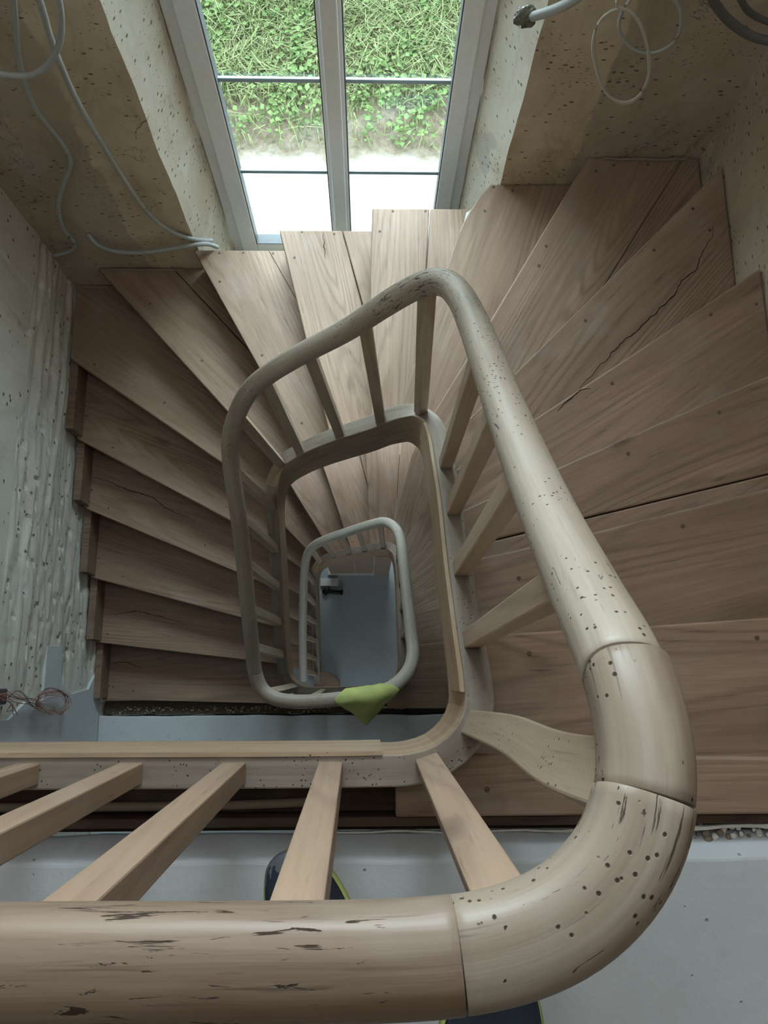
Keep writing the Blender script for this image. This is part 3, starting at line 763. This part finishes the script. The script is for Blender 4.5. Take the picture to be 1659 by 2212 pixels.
for k in range(5):
    a, b = joints[k], joints[k + 1]
    if k == 4: seg = ru[a:b + 1]
    else: seg = ru[a:b + 1]
    seg = [p.copy() for p in seg]
    if k: seg[0] = seg[0] + (seg[1] - seg[0]).normalized() * .0005
    sc = {3: (lambda t_: 1.0 - .09 * min(1, t_ * 1.5)), 0: (lambda t_: 1.03), 1: (lambda t_: 1.02), 2: (lambda t_: .99)}.get(k, (lambda t_: .90))
    if k == 3: seg = [p + Vector((-.003, 0, .003)) * max(0, 1 - q / 40) for q, p in enumerate(seg)]
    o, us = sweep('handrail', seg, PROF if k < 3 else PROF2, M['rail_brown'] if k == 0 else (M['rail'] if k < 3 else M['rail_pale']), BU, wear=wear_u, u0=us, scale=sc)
    bevel(o, .0006, 1)
    if lab[k]: o['label'] = lab[k]
M['rail_low'] = wood('rail_lower_wood', (.58, .54, .48), (.42, .37, .31), use_uv=True, worm=.25, ring=.3, rough=.45)
jl = dist_idx(rl, lambda p: p.y > .80)
sweep('handrail', rl[:jl + 1], superell(.0285, .028, 24, 2.2), M['rail_low'], BL)
sweep('handrail', [rl[jl] + (rl[jl + 1] - rl[jl]) * .1] + rl[jl + 1:], superell(.0285, .028, 24, 2.2), M['rail_low'], BL)

def bar(root, b, t_, w, d, mat, face=None, taper=1.0):
    b, t_ = Vector(b), Vector(t_); ax = t_ - b; L = ax.length; X = ax.normalized()
    f = Vector(face) if face else Vector((0, 1, 0)); Yv = (f - X * f.dot(X)).normalized(); Zv = X.cross(Yv)
    mw = Matrix.Translation(b) @ Matrix((X, Yv, Zv)).transposed().to_4x4()
    bm = bmesh.new(); vs = box_bm(bm, 0, L, -d / 2, d / 2, -w / 2, w / 2)
    o = bm_obj('baluster', bm, mat, root, mw); bevel(o, .0025, 2); return o
def nearest(path, q):
    q = Vector(q); return min(range(len(path)), key=lambda i: (path[i].xy - q).length)
def baluster(root, S_, Rr, bxy, txy, w=.037, mat=None, d=.034, sink=.012):
    i = nearest(S_, bxy); j = nearest(Rr, txy)
    b = S_[i].copy(); b.z -= sink; t_ = Rr[j].copy()
    T = (S_[min(i + 1, len(S_) - 1)] - S_[max(i - 1, 0)]); nrm = Vector((-T.y, T.x, 0)).normalized()
    return bar(root, b, t_, w, d, mat or M['baluster'], nrm)
for bx in (-1.13, -.95, -.772, -.592, -.413, -.238, -.063):
    baluster(BU, cu, ru, (bx, -.155), (bx + .012, -.179), w=.042, d=.036)
baluster(BU, cu, ru, (.118, -.143), (.105, -.168), w=.042, mat=M['baluster'])
for b_, t_ in (((.203, .085), (.205, .10)), ((.208, .257), (.20, .275)), ((.211, .421), (.20, .43)), ((.218, .579), (.2, .60)), ((.185, .91), (.143, .93)), ((.043, .94), (-.012, .93)), ((-.116, .94), (-.17, .92)), ((-.277, .93), (-.315, .905)), ((-.375, .905), (-.43, .86)),
               ((-.43, .775), (-.46, .72)), ((-.434, .61), (-.468, .585)), ((-.437, .455), (-.468, .44)), ((-.439, .295), (-.469, .285)), ((-.44, .135), (-.469, .14)), ((-.395, -.02), (-.42, -.05)), ((-.24, -.052), (-.24, -.075)), ((-.08, -.05), (-.08, -.065))):
    baluster(BU, cu, ru, b_, t_, w=.036, mat=M['baluster_old'])
# curved baluster in the bend
i = nearest(cu, (.198, -.07)); j = nearest(ru, (.196, -.075))
a = cu[i] + Vector((0, 0, -.012)); z_ = ru[j]
pts = [a, a + Vector((.001, .004, .22)), a + Vector((.000, .006, .45)), a + Vector((-.003, .0, .70)), z_]
c_ = catmull(pts, .04); n_ = len(c_); vs = []; uvv = []
for k, p in enumerate(c_):
    wv = .030 + .008 * k / n_
    for (sa, sb) in ((-1, -1), (1, -1), (1, 1), (-1, 1)):
        e1 = Vector((.45, .89, 0)); e2 = Vector((.89, -.45, 0)); vs.append(p + e1 * sa * wv * .75 + e2 * sb * .018); uvv.append((k * .04, sa * .03 + sb * .015))
fs = [(4 * k + q, 4 * k + (q + 1) % 4, 4 * k + 4 + (q + 1) % 4, 4 * k + 4 + q) for k in range(n_ - 1) for q in range(4)] + [(3, 2, 1, 0), (4 * n_ - 4, 4 * n_ - 3, 4 * n_ - 2, 4 * n_ - 1)]
o = pyd('baluster', vs, fs, M['baluster_curve'], BU, uvs=uvv); bevel(o, .003); o['label'] = 'bowed wide baluster in the bend'
for b_, t_ in (((.2, .25), (.19, .25)), ((.2, .42), (.188, .42)), ((.2, .60), (.184, .6)), ((.2, .8), (.17, .8)), ((.10, .935), (.07, .915)), ((-.02, .938), (-.06, .908)), ((-.14, .936), (-.18, .895)), ((-.26, .932), (-.29, .88)), ((-.37, .905), (-.375, .85)),
               ((-.43, .77), (-.428, .74)), ((-.434, .62), (-.443, .6)), ((-.437, .48), (-.455, .46)), ((-.439, .34), (-.462, .32)), ((-.44, .20), (-.468, .2)), ((-.44, .07), (-.47, .08)), ((.17, .02), (.16, .03))):
    baluster(BL, cl, rl, b_, t_, w=.032, d=.03, mat=M['baluster_old'])

# ------------------------------------------------------------------ edge of the landings: joist, dirt, fillers
tag(box('landing_joist', (XL + .01, XR - .01, -.262, -.2445, -.32, -.016), M['joist'], bev=.003), 'dark brown joist running between the staircase and the top landing slab', 'joist')
tag(box('trimmer_beam', (XL + .01, .14, -.2435, -.186, -.30, -.07), M['joist'], bev=.004), 'dark old beam tucked behind the landing string below the balusters', 'beam')
tag(box('landing_joist', (XL + .01, XR - .01, -.165, -.095, -2.95, -2.775), M['dirt'], bev=.004), 'dirty dark joist in the gap beside the lower landing slab', 'joist')
c = catmull([(-1.38, -.232, -.057), (-.8, -.230, -.058), (-.45, -.230, -.060), (-.25, -.229, -.060), (-.10, -.224, -.062)], .05)
o, _ = sweep('cable_sheath', c, circle(.009, 10), M['tan']); tag(o, 'tan sheath tube lying in the dark gap along the landing edge', 'tube')
def ragged(name, x0, x1, y, z, w, label, seed, amp=.006):
    rr = random.Random(seed); n = int((x1 - x0) / .012); vs = []; 
    for k in range(n + 1):
        x = x0 + (x1 - x0) * k / n; yy = y + amp * noise.noise(Vector((x * 9, seed, 0))); ww = w * (.6 + .8 * abs(noise.noise(Vector((x * 30, seed, 5)))))
        h = .006 + .004 * rr.random()
        vs += [(x, yy - ww, z), (x, yy + ww, z), (x, yy + ww * .7, z + h), (x, yy - ww * .7, z + h)]
    fs = [(4 * k + q, 4 * k + (q + 1) % 4, 4 * k + 4 + (q + 1) % 4, 4 * k + 4 + q) for k in range(n) for q in range(4)] + [(3, 2, 1, 0), (4 * n, 4 * n + 1, 4 * n + 2, 4 * n + 3)]
    tag(pyd(name, vs, fs, M['foam']), label, 'filler')
ragged('filler_strip', -.12, .52, -.277, -.052, .004, 'white ragged filler line between the joist and the top landing', 1, .004)
ragged('filler_strip', .58, 1.2, -.268, -.030, .006, 'white peeling filler strip beside the pebbles at the right', 2, .008)
ragged('filler_strip', -.10, .36, -.135, -2.773, .007, 'broken white plaster line below the green cloth', 3, .010)
def stones(name, n, xr, yr, z, rs, mats, label, seed):
    rr = random.Random(seed); vs, fs, mi = [], [], []
    for _ in range(n):
        bm = bmesh.new(); bmesh.ops.create_icosphere(bm, subdivisions=1, radius=1)
        c0 = Vector((rr.uniform(*xr), rr.uniform(*yr), z + rr.uniform(0, .006))); r = rr.uniform(*rs); sc = Vector((rr.uniform(.7, 1.3), rr.uniform(.7, 1.2), rr.uniform(.5, .9))) * r
        b = len(vs); vs += [c0 + Vector((v.co.x * sc.x, v.co.y * sc.y, v.co.z * sc.z)) * rr.uniform(.85, 1.1) for v in bm.verts]
        bm.verts.ensure_lookup_table()
        m = 0 if rr.random() < .72 else 1
        for f in bm.faces: fs.append(tuple(b + v.index for v in f.verts)); mi.append(m)
        bm.free()
    o = pyd(name, vs, fs, mats[0], smooth=True); o.data.materials.append(mats[1])
    o.data.polygons.foreach_set('material_index', mi); tag(o, label, 'pebbles', kind='stuff')
bm = bmesh.new(); box_bm(bm, XL + .01, .55, -.277, -.2625, -.32, -.075); box_bm(bm, .55, XR - .01, -.277, -.2625, -.32, -.050)
tag(bm_obj('gap_dirt', bm, M['dirt']), 'packed dirt filling the gap between joist and top slab', 'dirt', kind='stuff')
stones('pebbles', 110, (.60, 1.2), (-.296, -.266), -.040, (.004, .009), (M['pebble'], M['pebble_brown']), 'white and brown pebbles loose in the gap at the right of the landing', 5)
stones('rubble', 160, (-1.37, -.2), (-.16, -.125), -2.772, (.003, .008), (M['pebble_brown'], M['tan']), 'dusty brown rubble crumbs along the lower landing edge', 6)

for args in ((-1.20, -.84, 1.866, -1.758, .006, 'crumbled plaster along the wall foot on the dark tread left of the window', 4, .006), (-1.37, -1.25, 1.864, -1.918, .009, 'crumbled plaster in the far left corner of the stairs', 5, .010), (.86, 1.17, 1.866, -.958, .005, 'crumbled plaster on the dark tread in the right corner', 6, .008)):
    ragged('plaster_crumbs', *args)
for o_ in list(COL.objects):
    if o_.name.startswith('plaster_crumbs'): o_.data.materials.clear(); o_.data.materials.append(M['crumb'])
# smooth plaster patches on the left wall
def patch(poly, label):
    vs = []; n = len(poly)
    for x in (XL - .02, XL + .0075):
        vs += [(x, y, z) for y, z in poly]
    fs = [tuple(range(n)), tuple(range(2 * n - 1, n - 1, -1))] + [(i, i + n, (i + 1) % n + n, (i + 1) % n) for i in range(n)]
    o = pyd('plaster_patch', vs, fs, M['smooth_plaster']); bevel(o, .001); tag(o, label, 'plaster')
patch([(.16, -1.97), (.17, -2.13), (-.02, -2.16), (-.05, -2.30), (-.03, -2.52), (.04, -2.60), (.14, -2.68), (-.6, -2.715), (-.6, -1.2), (-.14, -1.2), (-.14, -1.66), (-.075, -1.80), (-.07, -1.97)], 'smooth pale blue plaster patch low on the rough left wall')

# ------------------------------------------------------------------ the cloth
def cloth():
    vs = []; fs = []; N = 34; r = .036
    j = nearest(rl, (.02, -.055)); 
    cx = -.005
    for iu in range(N + 1):
        for iv in range(N + 1):
            p = -1 + 2 * iu / N; q = -1 + 2 * iv / N
            a = (p + q) / 2 * .135; b = (p - q) / 2 * .16           # diamond: a along rail, b across
            b += .012
            # rail centre here
            k = nearest(rl, (cx + a, -.06 + max(0, a) * .22)) if cx + a > -.02 else 0
            if cx + a <= -.02: base = Vector((cx + a, -.062, 1.5 - 3.28))
            else: base = rl[k].copy()
            yb = -.062 + .42 * max(0, a) ** 1.25 * 1.2; base = Vector((cx + a, yb, -1.78))
            ang = b / r
            if abs(ang) < 1.25:
                y = -math.sin(ang) * r; z = math.cos(ang) * r
            else:
                sg = 1 if ang > 0 else -1; e = abs(b) - 1.25 * r
                y = -sg * (math.sin(1.25) * r + e * (.62 if sg > 0 else .15)); z = math.cos(1.25) * r - e * (.78 if sg > 0 else .98)
            fold = .004 * math.sin(a * 46 + b * 12) * min(1, abs(b) / .05) + .004 * noise.noise(Vector((a * 30, b * 30, 1)))
            vs.append(base + Vector((0, y - (fold if b > 0 else -fold * .5), z + abs(fold) * .4 + .0015)))
    n = N + 1
    for i in range(N):
        for j in range(N): fs.append((i * n + j, i * n + j + 1, (i + 1) * n + j + 1, (i + 1) * n + j))
    o = pyd('cleaning_cloth', vs, fs, M['cloth'], smooth=True)
    m = o.modifiers.new('thick', 'SOLIDIFY'); m.thickness = .002; m.offset = 1
    tag(o, 'yellow-green cleaning cloth draped over the handrail at the lower landing', 'cloth')
cloth()

# ------------------------------------------------------------------ shoes
def shoe(loc, rz, label, mirror=1, wide=1.0):
    root = empty('shoe', loc, label=label, cat='shoe', group="photographer's work shoes"); root.rotation_euler = (0, 0, rz)
    def outline(s, k=1.0):      # s from heel 0 to toe 1, returns half-widths left and right
        w = .036 + .016 * math.sin(math.pi * min(1, s * 1.15) ** 1.3) + .004 * s
        if s > .82: w *= math.sqrt(max(0, 1 - ((s - .82) / .18) ** 2)) * .98 + .02
        if s < .12: w *= math.sqrt(max(0, 1 - ((.12 - s) / .12) ** 2)) * .9 + .1
        return w * k * 1.38
    L = .295
    def loft(name, mat, zprof, k, parent, n=26, m=14, s0=0, s1=1):
        vs = []; fs = []
        for i in range(n + 1):
            s = s0 + (s1 - s0) * i / n; w = outline(s, k); z0, z1 = zprof(s)
            for j in range(m):
                t_ = 2 * math.pi * j / m; c, sn = math.cos(t_), math.sin(t_)
                x = w * math.copysign(abs(c) ** .75, c) + mirror * .008 * math.sin(math.pi * s)
                z = z0 if sn < 0 else z0 + (z1 - z0) * abs(sn) ** .7
                vs.append((x, (s - .5) * L, z))
        for i in range(n):
            for j in range(m):
                a = i * m + j; b = i * m + (j + 1) % m; fs.append((a, b, b + m, a + m))
        fs += [tuple(range(m))[::-1], tuple(range(n * m, n * m + m))]
        me = bpy.data.meshes.new(name); me.from_pydata(vs, [], fs); me.materials.append(mat); me.polygons.foreach_set('use_smooth', [True] * len(me.polygons))
        o = bpy.data.objects.new(name, me); COL.objects.link(o); o.parent = parent; return o
    loft('sole', M['sole'], lambda s: (.001, .026), 1.06, root)
    up = loft('upper', M['navy'], lambda s: (.02, .058 + .045 * max(0, 1 - s * 1.35) ** .8 - .012 * max(0, s - .8) / .2), .98, root, s1=.985)
    loft('toe_cap', M['greyleather'], lambda s: (.012, .052 - .05 * max(0, s - .9)), 1.03, root, s0=.86, s1=1.0)
    def strand(pts, r, mat, nm):
        c = catmull(pts, .006); o, _ = sweep(nm, c, circle(r, 6), mat); o.parent = root; return o
    strand([(-.034, -.02, .052), (-.028, .03, .060), (0, .052, .066), (.028, .03, .060), (.034, -.02, .052)], .0016, M['lace'], 'stitching')
    for k in range(4):
        y = -.035 + k * .017; strand([(-.026, y, .066 - k * .001), (0, y + .004, .076 - k * .002), (.026, y, .066 - k * .001)], .0025, M['lace'] if k % 2 else M['navy'], 'lace')
    if mirror < 0: strand([(.03, -.01, .058), (.05, .01, .05), (.06, -.01, .035), (.055, -.04, .02), (.045, -.03, .035)], .003, M['green_lace'], 'lace')
    root.scale = (wide, 1, 1)
    return root
shoe((-.104, -.436, .0), math.radians(17), 'dark navy shoe with lime sole, toe poking under the landing handrail on the left')
shoe((.222, -.625, .0), math.radians(-4), 'dark navy shoe at the right under the handrail bend, with green lace', -1, 1.2)

# ------------------------------------------------------------------ conduits and cables
def tube(name, pts, r, mat, label, cat='conduit', step=.012, sm=6, corr=False, group=None):
    c = smooth_path(catmull(pts, step), sm)
    sc = None
    o, _ = sweep(name, c, circle(r, 10), mat)
    tag(o, label, cat, group); return o
YS = YW - .03
M_ = R3
def onY(u, v, y):     # where a sight line meets a plane y (used once to lay out the wall-hung cables)
    r = M_ @ Vector(((u - 829.5) / F_PX, (1106 - v) / F_PX, -1)); k = y / r.y; return (r.x * k, y, 1.5 + r.z * k)
def onX(u, v, x):
    r = M_ @ Vector(((u - 829.5) / F_PX, (1106 - v) / F_PX, -1)); k = x / r.x; return (x, r.y * k, 1.5 + r.z * k)
def wallp(L, y=YS): return [onY(a[0], a[1], a[2] if len(a) > 2 else y) for a in L]
tube('conduit', wallp([(60, -60, 1.62), (85, 0, 1.66), (112, 90, 1.72), (165, 215, 1.78), (230, 325, 1.82), (290, 420, 1.84), (335, 475, 1.85), (385, 507, 1.86), (430, 519, 1.875), (458, 520, 1.90)]), .0095, M['grey_conduit'], 'thick pale grey conduit sweeping down left of the window into the reveal')
tube('conduit', wallp([(25, -60, 1.70), (33, 40, 1.74), (45, 150, 1.78), (80, 240, 1.81), (135, 310, 1.83), (153, 350, 1.84), (138, 395, 1.84), (126, 440, 1.84), (137, 495, 1.84), (163, 525, 1.84), (158, 540, 1.845), (115, 553, 1.85)]), .0085, M['grey_conduit'], 'grey conduit with a double bend hanging in the left corner')
tube('conduit', wallp([(-60, 150, 1.66), (0, 160, 1.68), (60, 165, 1.68), (100, 143, 1.67), (125, 105, 1.66), (133, 50, 1.64), (125, -10, 1.62), (110, -60, 1.62)]), .0085, M['grey_conduit'], 'grey conduit curled into a loop at the top left')
tube('conduit', wallp([(190, 505, 1.875), (200, 522, 1.85), (235, 540, 1.85), (290, 546, 1.845), (350, 541, 1.845), (410, 530, 1.85), (445, 526, 1.87), (470, 534, 1.90)]), .0095, M['grey_conduit'], 'corrugated grey conduit sagging across the wall foot left of the window')
tube('conduit', wallp([(1300, -50, 1.6), (1240, 0, 1.66), (1195, 22, 1.70), (1150, 36, 1.74)]), .0125, M['grey_conduit'], 'corrugated conduit ending in a wrapped tip right of the window')
# wrapped end
bm = bmesh.new(); bmesh.ops.create_icosphere(bm, subdivisions=3, radius=1)
cpt = Vector(onY(1135, 37, 1.755))
for v_ in bm.verts:
    k_ = 1 + .35 * noise.noise(v_.co * 2.3 + Vector((4, 2, 1))); v_.co = cpt + Vector((v_.co.x * .030 * k_, v_.co.y * .022 * k_, v_.co.z * .030 * k_))
tag(bm_obj('conduit_wrap', bm, M['wrap']), 'dark crumpled plastic wrapping tied on the conduit end right of the window', 'wrapping')
def loop(cu_, cv, ru_, rv, y, turns, label, r=.0042, mat='cable', ph=0, tail=None, jit=8, rot=0):
    pts = []; rr = random.Random(int(cu_)); n = int(14 * turns)
    for k in range(n + 1):
        a = ph + 2 * math.pi * k / 14; j_ = rr.uniform(-jit, jit) * .4
        x_, y_ = (ru_ + j_) * math.cos(a), (rv + j_) * math.sin(a)
        pts.append((cu_ + x_ * math.cos(rot) - y_ * math.sin(rot), cv + x_ * math.sin(rot) + y_ * math.cos(rot), y - .003 * math.sin(k * .45)))
    if tail: pts = [(a, b, y) for a, b in tail] + pts
    return tube('cable_coil', wallp(pts), r, M[mat], label, 'cable', sm=3)
loop(1342, 120, 60, 105, 1.70, 1.9, 'pale cable hanging in long narrow loops at the top right', r=.0040, ph=-1.6, tail=[(1360, -80), (1350, -30)], rot=-.12)
loop(1405, 48, 68, 72, 1.72, 1.15, 'grey cable curled in a wide loop behind the pale coil', r=.0045, mat='grey_conduit', ph=-2.2, tail=[(1330, -90), (1345, -40)], rot=.3)
tube('conduit', wallp([(1520, -60, 1.55), (1540, 0, 1.58), (1580, 50, 1.60), (1640, 85, 1.60), (1720, 92, 1.58)]), .0115, M['dark_conduit'], 'thick dark conduit curving through the top right corner')
tube('conduit', wallp([(1585, -60, 1.62), (1600, 0, 1.66), (1625, 32, 1.68), (1680, 55, 1.68)]), .0085, M['dark_conduit'], 'thinner dark conduit curving inside the thick one at top right')
# tangle of wires on the left wall
bun = empty('wire_tangle', onX(70, 1515, XL + .02), label='tangle of thin pink and dark wires sprouting from the left wall', cat='wires')
rr = random.Random(11)
for k in range(15):
    a0 = rr.uniform(0, 6.28); pts = [(-14, 1500 + rr.uniform(-12, 12)), (8, 1502 + rr.uniform(-14, 14)), (40, 1500 + rr.uniform(-10, 22)), (72, 1522 + rr.uniform(-14, 8))]
    for q in range(rr.randint(6, 13)):
        a = a0 + q * .62; pts.append((115 + (33 + rr.uniform(-9, 7)) * math.cos(a), 1516 + (24 + rr.uniform(-9, 8)) * math.sin(a)))
    if k < 4: pts = [(-14, 1495), (6, 1512), (25, 1520), (10 + rr.uniform(0, 30), 1536 + rr.uniform(-8, 14)), (38 + rr.uniform(-10, 20), 1530 + rr.uniform(-10, 24))]
    c = smooth_path(catmull([onX(u, v, XL + .03 + .03 * abs(math.sin(i * .8 + k))) for i, (u, v) in enumerate(pts)], .008), 2)
    sweep('wire', c, circle(.0012, 5), M['copper'] if k % 3 else M['wire_blue'], bun)
c0 = Vector(onX(-8, 1505, XL + .01)); bm = bmesh.new(); box_bm(bm, XL - .01, XL + .03, c0.y - .03, c0.y + .03, c0.z - .05, c0.z + .05)
o = bm_obj('junction_box', bm, M['wire_blue'], bun); bevel(o, .006)

# ------------------------------------------------------------------ under the stairs, ground floor
pr = empty('cupboard_panel', (-.1, .955, ZB), label='pale wooden panelling under the lower flight above the ground floor', cat='panel')
for k, (a, b) in enumerate(((-.34, -.115), (-.112, .05), (.053, .19))):
    box('board', (a, b, .955, .975, ZB + (.06 if k < 2 else 0), ZB + .98), M['panel'], pr, .003)
box('skirting', (-.36, .055, .945, .977, ZB, ZB + .045), M['white_paint'], pr, .003)
tag(box('sill_board', (-.43, -.27, .845, .915, ZB, ZB + .03), M['white_paint'], bev=.004), 'small white board on the ground floor beside the panelling', 'board')
tl = empty('torch', (-.32, .79, ZB), label='small black torch-like tool lying on the ground floor in the well corner', cat='tool')
c = [Vector((-.41, .80, ZB + .02)), Vector((-.36, .80, ZB + .02)), Vector((-.30, .79, ZB + .02)), Vector((-.235, .785, ZB + .02))]
sweep('handle', catmull(c, .02), circle(.019, 12), M['black'], tl)
sweep('head', [Vector((-.40, .78, ZB + .022)), Vector((-.37, .80, ZB + .022)), Vector((-.34, .81, ZB + .022))], superell(.03, .02, 14, 3), M['black'], tl)
sweep('tip', [Vector((-.245, .786, ZB + .024)), Vector((-.225, .784, ZB + .024))], circle(.023, 12), M['black'], tl)
# post at the top of the bank
pp = hfun(-1.14, 6.55)
o, _ = sweep('bank_post', [Vector((-1.14, 6.62, pp - .1)), Vector((-1.14, 6.62, pp + .42))], rect(.05, .05), M['post']); tag(o, 'short dark post at the top of the grassy bank outside', 'post')
